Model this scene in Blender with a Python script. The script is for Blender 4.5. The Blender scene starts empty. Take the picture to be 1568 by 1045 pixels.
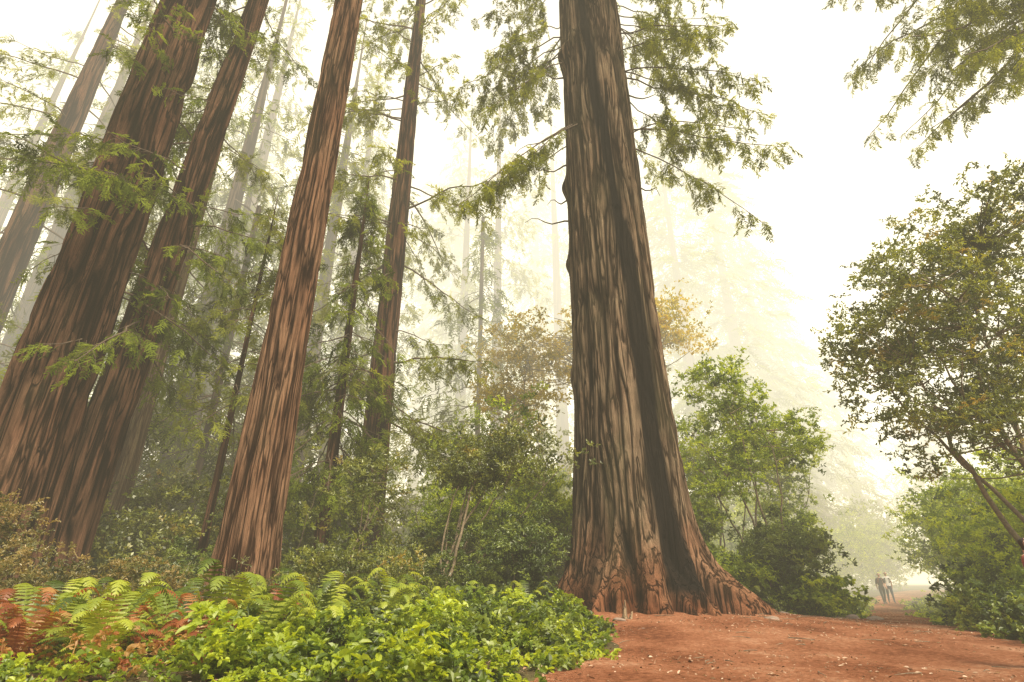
import bpy, numpy as np, math, time, bmesh
from mathutils import Vector, Matrix
T0=time.time()
rng=np.random.default_rng(11)
scene=bpy.context.scene
COL=scene.collection
# ---------------------------------------------------------------- helpers
def mk_mesh(name,V,Q,smooth=False):
    V=np.asarray(V,dtype=np.float32).reshape(-1,3); Q=np.asarray(Q,dtype=np.int32).reshape(-1,4)
    me=bpy.data.meshes.new(name)
    me.vertices.add(len(V)); me.vertices.foreach_set('co',V.ravel())
    me.loops.add(Q.size); me.loops.foreach_set('vertex_index',Q.ravel())
    me.polygons.add(len(Q)); me.polygons.foreach_set('loop_start',np.arange(0,Q.size,4,dtype=np.int32))
    me.polygons.foreach_set('use_smooth',np.full(len(Q),smooth,dtype=bool))
    me.update(calc_edges=True)
    return me
def mk_obj(name,me,mat=None,parent=None,loc=(0,0,0)):
    o=bpy.data.objects.new(name,me); COL.objects.link(o); o.location=loc
    if mat is not None and me is not None and len(me.materials)==0: me.materials.append(mat)
    if parent: o.parent=parent
    return o
def empty(name,loc):
    o=bpy.data.objects.new(name,None); o.empty_display_size=.3; COL.objects.link(o); o.location=loc; return o
def sm(t): return t*t*(3-2*t)
_tab=rng.random((512,512))
def vnoise(u,v,seed=0,pu=None):
    u=np.asarray(u,float); v=np.asarray(v,float)
    iu=np.floor(u).astype(int); iv=np.floor(v).astype(int); fu=sm(u-iu); fv=sm(v-iv)
    def h(a,b):
        if pu: a=a%pu
        return _tab[(a+seed*37)%512,(b+seed*91)%512]
    return (h(iu,iv)*(1-fu)+h(iu+1,iv)*fu)*(1-fv)+(h(iu,iv+1)*(1-fu)+h(iu+1,iv+1)*fu)*fv
def gz(x,y):
    x=np.asarray(x,float); y=np.asarray(y,float)
    z=0.5*np.exp(-((x-3.9)**2+(y-18.5)**2)/(2*4.2**2))
    left=1/(1+np.exp(np.clip((x-0.12*(y-8)+0.5)/1.5,-50,50)))
    z=z+left*(0.15+0.3*vnoise(x*.25+50,y*.25+50,1))
    far=np.clip((y-30)/60,0,1)
    z=z+far*0.8*(vnoise(x*.05+80,y*.05+80,2)-.3)
    z=z+0.03*vnoise(x*1.3+200,y*1.3+200,3)
    return z
PATH=np.array([(-4,-6),(-1.5,4),(0.1,7.4),(0.7,8.8),(1.7,11),(2.3,13.2),(1.9,15.2),(1.1,17),(1.2,19),(4,20.5),(8,20),(11.2,19.9),(14.6,25),(19.6,33),(25.3,42),(33,53),(46,68),
 (50,66),(37,52),(29.5,44),(23.4,35.6),(17.4,26),(12.6,17.6),(10.9,13.2),(10.4,9),(10,2),(9,-6)],float)
def path_sd(x,y):
    x=np.asarray(x,float); y=np.asarray(y,float)
    inside=np.zeros(x.shape,bool); d=np.full(x.shape,1e9)
    n=len(PATH)
    for i in range(n):
        ax,ay=PATH[i]; bx,by=PATH[(i+1)%n]
        t=np.clip(((x-ax)*(bx-ax)+(y-ay)*(by-ay))/((bx-ax)**2+(by-ay)**2),0,1)
        d=np.minimum(d,np.hypot(x-ax-t*(bx-ax),y-ay-t*(by-ay)))
        c=((ay>y)!=(by>y))
        with np.errstate(divide='ignore',invalid='ignore'):
            xi=(bx-ax)*(y-ay)/(by-ay if by!=ay else 1e-9)+ax
        inside^=(c&(x<xi))
    return np.where(inside,d,-d)
# ---------------------------------------------------------------- node materials
def newmat(name):
    m=bpy.data.materials.new(name); m.use_nodes=True; nt=m.node_tree; nt.nodes.clear()
    return m,nt,nt.nodes,nt.links
def ramp(N,stops,interp='LINEAR'):
    r=N.new('ShaderNodeValToRGB'); r.color_ramp.interpolation=interp
    e=r.color_ramp.elements
    while len(e)<len(stops): e.new(.5)
    for k,(p,c) in enumerate(stops):
        e[k].position=p; e[k].color=(c[0],c[1],c[2],1) if hasattr(c,'__len__') else (c,c,c,1)
    return r
def leaf_mat(name,stops,transl=.4,gloss=.06,nscale=.6):
    m,nt,N,L=newmat(name)
    out=N.new('ShaderNodeOutputMaterial'); oi=N.new('ShaderNodeAttribute'); oi.attribute_name='rnd'; geo=N.new('ShaderNodeNewGeometry')
    no=N.new('ShaderNodeTexNoise'); no.inputs['Scale'].default_value=nscale; no.inputs['Detail'].default_value=1
    L.new(geo.outputs['Position'],no.inputs['Vector'])
    a=N.new('ShaderNodeMath'); a.operation='MULTIPLY_ADD'; a.inputs[1].default_value=.7; a.inputs[2].default_value=-.3; L.new(oi.outputs['Fac'],a.inputs[0])
    b=N.new('ShaderNodeMath'); b.operation='MULTIPLY_ADD'; b.inputs[1].default_value=1.0; L.new(no.outputs['Fac'],b.inputs[0]); L.new(a.outputs[0],b.inputs[2])
    r=ramp(N,stops); L.new(b.outputs[0],r.inputs['Fac'])
    d=N.new('ShaderNodeBsdfDiffuse'); t=N.new('ShaderNodeBsdfTranslucent')
    br=N.new('ShaderNodeMixRGB'); br.blend_type='MULTIPLY'; br.inputs['Fac'].default_value=1; br.inputs['Color2'].default_value=(1.8,1.6,.55,1)
    L.new(r.outputs[0],d.inputs['Color']); L.new(r.outputs[0],br.inputs['Color1']); L.new(br.outputs[0],t.inputs['Color'])
    m1=N.new('ShaderNodeMixShader'); m1.inputs[0].default_value=transl; L.new(d.outputs[0],m1.inputs[1]); L.new(t.outputs[0],m1.inputs[2])
    last=m1
    if gloss>0:
        g=N.new('ShaderNodeBsdfGlossy'); g.inputs['Roughness'].default_value=.45; g.inputs['Color'].default_value=(.8,.8,.75,1)
        m2=N.new('ShaderNodeMixShader'); m2.inputs[0].default_value=gloss; L.new(m1.outputs[0],m2.inputs[1]); L.new(g.outputs[0],m2.inputs[2]); last=m2
    L.new(last.outputs[0],out.inputs['Surface'])
    return m
def bark_mat(name,ridge,ridge2,groove,scale=7.,zs=.05,bump=.06,base_tint=None,char=False,moss=.25,simple=False):
    m,nt,N,L=newmat(name)
    out=N.new('ShaderNodeOutputMaterial'); bs=N.new('ShaderNodeBsdfDiffuse'); bs.inputs['Roughness'].default_value=.5
    tc=N.new('ShaderNodeTexCoord')
    def stretched(sc,z,det,rough,dist=0):
        mp=N.new('ShaderNodeMapping'); mp.inputs['Scale'].default_value=(1,1,z); L.new(tc.outputs['Object'],mp.inputs['Vector'])
        n=N.new('ShaderNodeTexNoise'); n.inputs['Scale'].default_value=sc; n.inputs['Detail'].default_value=det; n.inputs['Roughness'].default_value=rough; n.inputs['Distortion'].default_value=dist
        L.new(mp.outputs[0],n.inputs['Vector']); return n
    A=stretched(scale,zs,2,.5,.35)
    F=stretched(scale*7,.03,5,.8)
    G=N.new('ShaderNodeTexNoise'); G.inputs['Scale'].default_value=.8; G.inputs['Detail'].default_value=3; L.new(tc.outputs['Object'],G.inputs['Vector'])
    s1=N.new('ShaderNodeMath'); s1.operation='SUBTRACT'; s1.inputs[1].default_value=.5; L.new(A.outputs['Fac'],s1.inputs[0])
    s2=N.new('ShaderNodeMath'); s2.operation='ABSOLUTE'; L.new(s1.outputs[0],s2.inputs[0])
    gr=ramp(N,[(0,0),(.022,.15),(.055,.8),(.13,1)]); L.new(s2.outputs[0],gr.inputs['Fac'])
    rr=ramp(N,[(.35,ridge),(.65,ridge2)]); L.new(G.outputs['Fac'],rr.inputs['Fac'])
    st=ramp(N,[(.34,.3),(.5,.92),(.66,1.45)]); L.new(F.outputs['Fac'],st.inputs['Fac'])
    mu=N.new('ShaderNodeMixRGB'); mu.blend_type='MULTIPLY'; mu.inputs['Fac'].default_value=1; L.new(rr.outputs[0],mu.inputs['Color1']); L.new(st.outputs[0],mu.inputs['Color2'])
    mg=N.new('ShaderNodeMixRGB'); mg.inputs['Color1'].default_value=(*groove,1); L.new(gr.outputs[0],mg.inputs['Fac']); L.new(mu.outputs[0],mg.inputs['Color2'])
    col=mg.outputs[0]
    at=N.new('ShaderNodeAttribute'); at.attribute_name='crack'
    mc=N.new('ShaderNodeMixRGB'); mc.inputs['Color2'].default_value=(*[g*.8 for g in groove],1); L.new(at.outputs['Fac'],mc.inputs['Fac']); L.new(col,mc.inputs['Color1']); col=mc.outputs[0]
    if moss>0:
        M=N.new('ShaderNodeTexNoise'); M.inputs['Scale'].default_value=.55; M.inputs['Detail'].default_value=5; M.inputs['Roughness'].default_value=.7
        mp=N.new('ShaderNodeMapping'); mp.inputs['Scale'].default_value=(1,1,.35); mp.inputs['Location'].default_value=(7,3,1); L.new(tc.outputs['Object'],mp.inputs['Vector']); L.new(mp.outputs[0],M.inputs['Vector'])
        mr=ramp(N,[(.5,0),(.66,moss*2)]); L.new(M.outputs['Fac'],mr.inputs['Fac'])
        mm=N.new('ShaderNodeMixRGB'); mm.inputs['Color2'].default_value=(.13,.12,.06,1); L.new(mr.outputs[0],mm.inputs['Fac']); L.new(col,mm.inputs['Color1']); col=mm.outputs[0]
    if base_tint:
        sx=N.new('ShaderNodeSeparateXYZ'); L.new(tc.outputs['Object'],sx.inputs[0])
        ad=N.new('ShaderNodeMath'); ad.operation='MULTIPLY_ADD'; ad.inputs[1].default_value=3.0; L.new(G.outputs['Fac'],ad.inputs[0]); L.new(sx.outputs['Z'],ad.inputs[2])
        bt=ramp(N,[(.12,1),(.45,0)]); dv=N.new('ShaderNodeMath'); dv.operation='MULTIPLY'; dv.inputs[1].default_value=.1; L.new(ad.outputs[0],dv.inputs[0]); L.new(dv.outputs[0],bt.inputs['Fac'])
        mb=N.new('ShaderNodeMixRGB'); mb.blend_type='MULTIPLY'; mb.inputs['Color2'].default_value=(*base_tint,1); L.new(bt.outputs[0],mb.inputs['Fac']); L.new(col,mb.inputs['Color1']); col=mb.outputs[0]
    if char:
        a2=N.new('ShaderNodeAttribute'); a2.attribute_name='char'
        mh=N.new('ShaderNodeMixRGB'); mh.inputs['Color2'].default_value=(.014,.012,.011,1); L.new(a2.outputs['Fac'],mh.inputs['Fac']); L.new(col,mh.inputs['Color1']); col=mh.outputs[0]
    L.new(col,bs.inputs['Color'])
    if not simple:
        hs=N.new('ShaderNodeMath'); hs.operation='MULTIPLY_ADD'; hs.inputs[1].default_value=.8; L.new(F.outputs['Fac'],hs.inputs[0]); L.new(gr.outputs[0],hs.inputs[2])
        bu=N.new('ShaderNodeBump'); bu.inputs['Strength'].default_value=1; bu.inputs['Distance'].default_value=bump; L.new(hs.outputs[0],bu.inputs['Height']); L.new(bu.outputs[0],bs.inputs['Normal'])
    L.new(bs.outputs[0],out.inputs['Surface'])
    return m
def flat_mat(name,c,rough=.8,var=.3,scale=30):
    m,nt,N,L=newmat(name)
    out=N.new('ShaderNodeOutputMaterial'); bs=N.new('ShaderNodeBsdfPrincipled'); bs.inputs['Roughness'].default_value=rough
    no=N.new('ShaderNodeTexNoise'); no.inputs['Scale'].default_value=scale; tc=N.new('ShaderNodeTexCoord'); L.new(tc.outputs['Object'],no.inputs['Vector'])
    r=ramp(N,[(.3,[k*(1-var) for k in c]),(.7,[min(1,k*(1+var)) for k in c])]); L.new(no.outputs['Fac'],r.inputs['Fac']); L.new(r.outputs[0],bs.inputs['Base Color'])
    L.new(bs.outputs[0],out.inputs['Surface']); return m
def ground_mat(name,stops,scale1,scale2,bump):
    m,nt,N,L=newmat(name)
    out=N.new('ShaderNodeOutputMaterial'); bs=N.new('ShaderNodeBsdfDiffuse'); bs.inputs['Roughness'].default_value=.8
    geo=N.new('ShaderNodeNewGeometry')
    a=N.new('ShaderNodeTexNoise'); a.inputs['Scale'].default_value=scale1; a.inputs['Detail'].default_value=4
    b=N.new('ShaderNodeTexNoise'); b.inputs['Scale'].default_value=scale2; b.inputs['Detail'].default_value=6; b.inputs['Roughness'].default_value=.8
    v=N.new('ShaderNodeTexVoronoi'); v.inputs['Scale'].default_value=scale2*1.2
    for k in (a,b,v): L.new(geo.outputs['Position'],k.inputs['Vector'])
    mm=N.new('ShaderNodeMixRGB'); mm.inputs['Fac'].default_value=.5; L.new(a.outputs['Fac'],mm.inputs['Color1']); L.new(b.outputs['Fac'],mm.inputs['Color2'])
    r=ramp(N,stops); L.new(mm.outputs[0],r.inputs['Fac'])
    sp=ramp(N,[(0,1.9),(.12,1.3),(.2,1.0),(1,.7)]); L.new(v.outputs['Distance'],sp.inputs['Fac'])
    mu=N.new('ShaderNodeMixRGB'); mu.blend_type='MULTIPLY'; mu.inputs['Fac'].default_value=.75; L.new(r.outputs[0],mu.inputs['Color1']); L.new(sp.outputs[0],mu.inputs['Color2'])
    L.new(mu.outputs[0],bs.inputs['Color'])
    bu=N.new('ShaderNodeBump'); bu.inputs['Strength'].default_value=1; bu.inputs['Distance'].default_value=bump; L.new(b.outputs['Fac'],bu.inputs['Height']); L.new(bu.outputs[0],bs.inputs['Normal'])
    L.new(bs.outputs[0],out.inputs['Surface']); return m

M_red=bark_mat('bark_red',(.28,.145,.08),(.36,.21,.12),(.03,.012,.007),scale=6,bump=.06,moss=.1)
M_dark=bark_mat('bark_dark',(.17,.08,.045),(.24,.13,.075),(.012,.006,.004),scale=4.5,bump=.09,moss=.1)
M_mid=bark_mat('bark_mid',(.17,.11,.07),(.22,.15,.1),(.03,.018,.011),scale=5,moss=.2,simple=True)
M_grey=bark_mat('bark_grey',(.28,.185,.115),(.38,.28,.175),(.03,.018,.011),scale=5,bump=.08,base_tint=(1.0,.54,.38),char=True,moss=.16)
M_pale=bark_mat('bark_pale',(.36,.25,.15),(.42,.32,.2),(.13,.08,.05),scale=8,bump=.03)
M_twig=flat_mat('twig_bark',(.11,.075,.045),.9,.4,12)
M_stem=flat_mat('stem_bark',(.2,.15,.09),.9,.4,12)

L_red=leaf_mat('redwood_needles',[(.15,(.04,.06,.01)),(.5,(.12,.16,.022)),(.85,(.25,.31,.04))],.42,0)
L_redl=leaf_mat('redwood_needles_light',[(.15,(.06,.08,.016)),(.5,(.16,.19,.032)),(.85,(.3,.33,.055))],.48,0)
L_olive=leaf_mat('olive_leaves',[(.12,(.045,.06,.013)),(.5,(.14,.175,.03)),(.85,(.28,.31,.05)),(1.0,(.36,.28,.06))],.42,.07)
L_dk=leaf_mat('dark_shrub_leaves',[(.15,(.03,.05,.01)),(.55,(.10,.15,.024)),(.88,(.25,.31,.05))],.38,.06)
L_fresh=leaf_mat('fresh_leaves',[(.12,(.06,.105,.01)),(.5,(.23,.32,.026)),(.85,(.45,.53,.045))],.5,.04)
L_yel=leaf_mat('yellow_leaves',[(.2,(.2,.18,.03)),(.5,(.36,.32,.05)),(.8,(.5,.4,.06))],.48,0)
L_brn=leaf_mat('brown_olive_leaves',[(.15,(.06,.065,.018)),(.5,(.17,.17,.045)),(.85,(.34,.25,.08))],.38,.06)
L_fern=leaf_mat('fern_green',[(.15,(.06,.095,.012)),(.5,(.19,.26,.026)),(.85,(.4,.45,.05))],.45,.04,1.2)
L_fernb=leaf_mat('fern_brown',[(.2,(.2,.06,.02)),(.5,(.36,.13,.045)),(.8,(.42,.26,.09))],.4,.03,1.2)
L_lit=leaf_mat('litter',[(.2,(.09,.04,.02)),(.5,(.3,.17,.1)),(.85,(.6,.46,.33))],.1,0,8)

# ---------------------------------------------------------------- tubes
class Buf:
    def __init__(s): s.V=[]; s.Q=[]; s.n=0
    def tube(s,P,R,k=5):
        P=np.asarray(P,float); R=np.asarray(R,float); m=len(P)
        T=np.gradient(P,axis=0); T/=np.linalg.norm(T,axis=1,keepdims=True)+1e-9
        ref=np.array([0,0,1.]) if abs(T[:,2]).mean()<.75 else np.array([1.,0,0])
        A=np.cross(T,ref); A/=np.linalg.norm(A,axis=1,keepdims=True)+1e-9; B=np.cross(T,A)
        th=np.arange(k)*2*math.pi/k
        V=P[:,None,:]+R[:,None,None]*(np.cos(th)[None,:,None]*A[:,None,:]+np.sin(th)[None,:,None]*B[:,None,:])
        i=np.arange(m-1)[:,None]*k; j=np.arange(k)[None,:]; j2=(j+1)%k
        Q=np.stack([i+j,i+j2,i+k+j2,i+k+j],-1).reshape(-1,4)+s.n
        s.V.append(V.reshape(-1,3)); s.Q.append(Q); s.n+=m*k
    def obj(s,name,mat,parent=None):
        if not s.V: return
        return mk_obj(name,mk_mesh(name,np.concatenate(s.V),np.concatenate(s.Q),True),mat,parent)
# ---------------------------------------------------------------- hikers
M_skin=flat_mat('skin',(.5,.28,.19),.55,.06); M_blk=flat_mat('black_cloth',(.02,.02,.022),.85); M_wht=flat_mat('white_shirt',(.75,.73,.7),.85,.1); M_den=flat_mat('denim',(.03,.04,.07),.85); M_hair=flat_mat('dark_hair',(.03,.018,.012),.6); M_shoe=flat_mat('shoe',(.05,.04,.035),.7); M_eye=flat_mat('eye',(.02,.015,.01),.3)
M_red2=flat_mat('rust_shirt',(.3,.08,.05),.85)
def hiker(x,y,heading,shirt,legs,sleeve_long,stride,H=1.7,pack=None,z0=None,sgn=1):
    e=empty('hiker',(x,y,float(gz(x,y))+.03 if z0 is None else z0)); e.rotation_euler=(0,0,heading); e.scale=(H/1.75,)*3
    st=stride
    J=[((0,0,.95),.145,.105),((0,0,1.12),.125,.095),((0,.0,1.3),.155,.11),((0,.01,1.42),.13,.085),((0,0,1.49),.055,.055),((0,-.01,1.55),.052,.056),((0,-.02,1.61),.07,.085),((0,-.015,1.68),.076,.095),((0,-.005,1.735),.05,.065)]
    E=[(0,1),(1,2),(2,3),(3,4),(4,5),(5,6),(6,7),(7,8)]
    part=['L','S','S','S','N','N','H','H','H']
    def add(p,a,b,par,pt): J.append((p,a,b)); part.append(pt); E.append((par,len(J)-1)); return len(J)-1
    for s in (1,-1):
        w=-s*st*.5*sgn
        a=add((s*.175,.01,1.41),.06,.058,3,'S'); b=add((s*.215,.02+w*.25,1.14),.044,.042,a,'S' if sleeve_long else 'A'); c=add((s*.205,-.08+w*.7,.93),.028,.03,b,'A'); d=add((s*.2,-.115+w*.8,.865),.02,.036,c,'A')
        l=s*st*.5*sgn
        h=add((s*.095,0,.88),.09,.095,0,'L'); k=add((s*.1,-.05+l*.35 if l<0 else l*.45,.49),.06,.062,h,'L'); an=add((s*.1,l*.95+(.0 if l<0 else .03),.1 if l<=0 else .14),.04,.044,k,'L'); to=add((s*.115,l*.95-.15,.035 if l<=0 else .06),.04,.03,an,'F')
    me=bpy.data.meshes.new('body'); me.from_pydata([j[0] for j in J],E,[]); o=bpy.data.objects.new('body',me); COL.objects.link(o)
    sk=o.modifiers.new('skin','SKIN')
    for k,v in enumerate(me.skin_vertices[0].data): v.radius=(J[k][1],J[k][2]); v.use_root=(k==0)
    su=o.modifiers.new('sub','SUBSURF'); su.levels=2; su.render_levels=2
    dg=bpy.context.evaluated_depsgraph_get(); m2=bpy.data.meshes.new_from_object(o.evaluated_get(dg)); bpy.data.objects.remove(o)
    m2.name='body'; m2.materials.clear()
    for m in (M_skin,shirt,legs,M_shoe,M_hair): m2.materials.append(m)
    P=np.array([j[0] for j in J])
    EA=P[[a for a,b in E]]; EB=P[[b for a,b in E]]
    for p in m2.polygons:
        c=np.array(p.center); t=np.clip(((c-EA)*(EB-EA)).sum(1)/((EB-EA)**2).sum(1),0,1); dd=((c-EA-(EB-EA)*t[:,None])**2).sum(1); q=int(np.argmin(dd)); pt=part[E[q][1]]
        mi={'S':1,'L':2,'A':0,'N':0,'H':0,'F':3}[pt]
        if pt=='N' and c[2]<1.475: mi=1
        if pt=='L' and c[2]>.98: mi=1
        if pt=='A' and not sleeve_long and c[2]>1.24: mi=1
        if pt=='H' and (c[1]>.0 or c[2]>1.715) and c[2]>1.56: mi=4
        p.material_index=mi; p.use_smooth=True
    mk_obj('body',m2,None,e)
    B=Buf()
    for s in (1,-1):
        w=-s*st*.5*sgn; hp=np.array([s*.2,-.115+w*.8,.865])
        for f,(oy,L) in enumerate(((-.03,.075),(-.01,.085),(.01,.08),(.03,.062))):
            a=hp+np.array([0,oy,0]); B.tube([a,a+np.array([-s*.004,-.005,-.5*L-.02]),a+np.array([-s*.018,-.005,-L-.02])],[.009,.0085,.006],6)
        a=hp+np.array([-s*.005,-.03,.03]); B.tube([a,a+np.array([-s*.012,-.028,-.03]),a+np.array([-s*.02,-.035,-.06])],[.011,.010,.007],6)
    for s in (1,-1): B.tube([(s*.07,-.01,1.62),(s*.088,-.005,1.65),(s*.075,.0,1.68)],[.008,.016,.008],6)
    B.tube([(0,-.098,1.675),(0,-.118,1.64),(0,-.1,1.63)],[.008,.015,.01],6)
    B.obj('hands_and_features',M_skin,e)
    B=Buf()
    for s in (1,-1): B.tube([(s*.03-.008,-.1,1.665),(s*.03,-.106,1.665),(s*.03+.008,-.1,1.665)],[.002,.009,.002],6)
    B.tube([(-.025,-.096,1.6),(0,-.104,1.598),(.025,-.096,1.6)],[.002,.006,.002],6)
    B.obj('eyes_and_mouth',M_eye,e)
    if pack:
        bm=bmesh.new(); bmesh.ops.create_cube(bm,size=1)
        bmesh.ops.bevel(bm,geom=bm.edges[:]+bm.verts[:],offset=.25,segments=4,affect='EDGES')
        for v in bm.verts: v.co=Vector((v.co.x*.28,v.co.y*.16*(1.2-.5*v.co.z)+.19,v.co.z*.42+1.24))
        me=bpy.data.meshes.new('backpack'); bm.to_mesh(me); bm.free()
        for p in me.polygons: p.use_smooth=True
        mk_obj('backpack',me,pack,e)
        B=Buf()
        for s in (1,-1): B.tube([(s*.09,.12,1.42),(s*.1,.03,1.485),(s*.1,-.1,1.38),(s*.12,-.1,1.2),(s*.13,.06,1.08)],[.02]*5,5)
        B.obj('straps',pack,e)
    return e
hiker(20.6,33.2,-.3,M_blk,M_blk,True,.5,1.6,pack=M_red2)
hiker(21.5,34.0,-.4,M_wht,M_den,False,.45,1.66,pack=M_blk,sgn=-1)
hiker(7.98,9.0,.9,M_red2,M_blk,False,.3,1.84,z0=float(gz(7.98,9.0))+.05)

# ---------------------------------------------------------------- templates
def coll_of(name,objs):
    c=bpy.data.collections.new(name)
    for o in objs: c.objects.link(o)
    return c
def strip(P0,P1,w0,w1,nrm):
    d=P1-P0; s=np.cross(d,nrm); s/= (np.linalg.norm(s)+1e-9)
    return [P0-s*w0/2,P0+s*w0/2,P1+s*w1/2,P1-s*w1/2]
def spray(seed,Lm=.62,n=10,sub=True,w=.036):
    r=np.random.default_rng(seed); V=[]
    up=np.array([0,0,1.])
    cz=r.uniform(.25,.5); cy=r.uniform(-.15,.15)
    def mp(s): return np.array([Lm*s,cy*s*s,-cz*Lm*s*s])
    for i in range(0,n,3):
        a=mp(i/n); b=mp(min(1,(i+3)/n)); V+=strip(a,b,.011,.009,up+r.normal(0,.3,3))
    for i in range(1,n+1):
        s=i/n; p=mp(s)
        for sd in (-1,1):
            if r.random()<.12: continue
            l=(.27*(1-.7*s)+.05)*r.uniform(.6,1.3)*min(1,.5+s*2)
            an=math.radians(r.uniform(32,62))*sd; d=np.array([math.cos(an),math.sin(an),r.uniform(-.6,.15)])
            nn=up+r.normal(0,.5,3)
            if sub:
                q1=p+d*l*.55; q2=q1+(d+np.array([0,0,-.25])+r.normal(0,.15,3))*l*.5
                V+=strip(p,q1,w*.6,w,nn); V+=strip(q1,q2,w,.01,nn)
                for s2 in (-1,1):
                    a2=an+s2*math.radians(r.uniform(30,60)); dd=np.array([math.cos(a2),math.sin(a2),r.uniform(-.6,.1)])
                    b0=p+d*l*(.35 if s2>0 else .5)
                    V+=strip(b0,b0+dd*l*.42,w*.85,.01,up+r.normal(0,.5,3))
            else: V+=strip(p,p+d*l,w,w*.4,nn)
    V=np.array(V); return V,np.arange(len(V)).reshape(-1,4)
def leafq(c,d,nrm,l,w,fold=.25):
    d=d/np.linalg.norm(d); s=np.cross(d,nrm); s/=np.linalg.norm(s)+1e-9; n=np.cross(s,d)
    b=c; t=c+d*l-n*l*.12
    r1=c+d*l*.3+s*w*.5+n*w*fold; r2=c+d*l*.68+s*w*.42+n*w*fold*.7
    l1=c+d*l*.3-s*w*.5+n*w*fold; l2=c+d*l*.68-s*w*.42+n*w*fold*.7
    return [b,r1,r2,t,t,l2,l1,b]
def leafball(seed,n,R,flat,l,w,upb,simple=False):
    r=np.random.default_rng(seed); V=[]
    nt=max(3,n//7)
    for k in range(nt):
        td=r.normal(size=3); td[2]=abs(td[2])*flat+.1*upb; td/=np.linalg.norm(td)
        tip=td*R*r.uniform(.6,1.1)
        if not simple: V+=strip(np.zeros(3),tip,.012,.006,np.array([.3,.5,.8]))
        for j in range(n//nt):
            s=r.uniform(.35,1.05); c=tip*s
            d=td*.6+r.normal(size=3)*.8; d[2]*=(1-.5*upb)
            nn=r.normal(size=3)*(.9-.6*upb)+np.array([0,0,.5+upb]) 
            if simple:
                d/=np.linalg.norm(d); sx=np.cross(d,nn); sx/=np.linalg.norm(sx)+1e-9
                V+=[c,c+d*l*.5+sx*w*.55,c+d*l,c+d*l*.5-sx*w*.55]
            else: V+=leafq(c,d,nn,l*r.uniform(.6,1.25),w*r.uniform(.7,1.2))
    V=np.array(V); return V,np.arange(len(V)).reshape(-1,4)
def frondfern(seed):
    r=np.random.default_rng(seed); V=[]
    for k in range(16):
        az=2*math.pi*(k+r.uniform(-.3,.3))/16; L=r.uniform(.6,1.1); rise=r.uniform(.5,1.3); n=24
        h=np.array([math.cos(az),math.sin(az),0]); sd=np.array([-h[1],h[0],0]); tw=r.uniform(-.3,.3)
        def P(s): return h*L*(s*.8)+np.array([0,0,1.])*L*(rise*math.sin(min(s,1)*2.2)*.75-.1*s)+sd*tw*s*s*L*.4
        for i in range(n):
            s=i/n; s1=(i+1)/n; a=P(s); b=P(s1); V+=strip(a,b,.012,.01,np.array([0,0,1.]))
            if s<.1: continue
            wl=.15*L*math.sin(math.pi*min(1,(s*.9+.1)))**.7+.01
            t=(b-a)/np.linalg.norm(b-a)
            for q in (-1,1):
                d=sd*q+t*.35+np.array([0,0,-.2+r.uniform(-.1,.1)]); d/=np.linalg.norm(d)
                V+=strip(a,a+d*wl*.6,.034,.026,np.cross(t,sd)); V+=strip(a+d*wl*.6,a+d*wl-np.array([0,0,.012]),.026,.003,np.cross(t,sd))
    V=np.array(V); return V,np.arange(len(V)).reshape(-1,4)
def tmpl(name,gen,seeds,mat,**k):
    obs=[]
    for s in seeds:
        V,Q=gen(s,**k); me=mk_mesh(name,V,Q); me.materials.append(mat); obs.append(bpy.data.objects.new(name,me))
    return coll_of(name,obs)
C_red=tmpl('spray_dark',spray,(1,2,3,4),L_red)
C_redl=tmpl('spray_light',spray,(4,5,6,7),L_redl)
C_far=tmpl('spray_far',spray,(8,9,10),L_redl,Lm=.7,n=6,sub=False,w=.08)
C_fard=tmpl('spray_fard',spray,(8,9,10),L_red,Lm=.7,n=7,sub=False,w=.065)
bk=dict(n=35,R=.34,flat=.6,l=.12,w=.055,upb=.2)
C_olive=tmpl('leaf_olive',leafball,(1,2,3),L_olive,**bk)
C_dk=tmpl('leaf_dark',leafball,(4,5,6),L_dk,**bk)
C_fr=tmpl('leaf_fresh',leafball,(10,11,12),L_fresh,**bk)
C_brn=tmpl('leaf_brown',leafball,(13,14,15),L_brn,n=42,R=.3,flat=.7,l=.075,w=.035,upb=.2)
sk=dict(n=28,R=.36,flat=.7,l=.12,w=.06,upb=.2,simple=True)
C_olfar=tmpl('leaf_olive_far',leafball,(1,2,3),L_olive,**sk)
C_frfar=tmpl('leaf_fresh_far',leafball,(4,5,6),L_fresh,**sk)
C_yel=tmpl('leaf_yellow',leafball,(7,8,9),L_yel,**sk)
C_cov=tmpl('leaf_cover',leafball,(16,17,18,19),L_fresh,n=24,R=.26,flat=.8,l=.12,w=.08,upb=.9)
C_covd=tmpl('leaf_cover_dark',leafball,(20,21,22),L_dk,n=22,R=.26,flat=.8,l=.12,w=.08,upb=.9)
C_covr=tmpl('leaf_cover_red',leafball,(23,24),L_fernb,n=18,R=.24,flat=.9,l=.09,w=.05,upb=.5)
def litter(seed):
    r=np.random.default_rng(seed); return np.array(leafq(np.zeros(3),np.array([1.,.2,.05]),np.array([0,0,1.]),r.uniform(.05,.09),r.uniform(.012,.04),.15)),np.arange(8).reshape(-1,4)
C_lit=tmpl('litter_leaf',litter,(1,2,3,4),L_lit)

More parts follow.
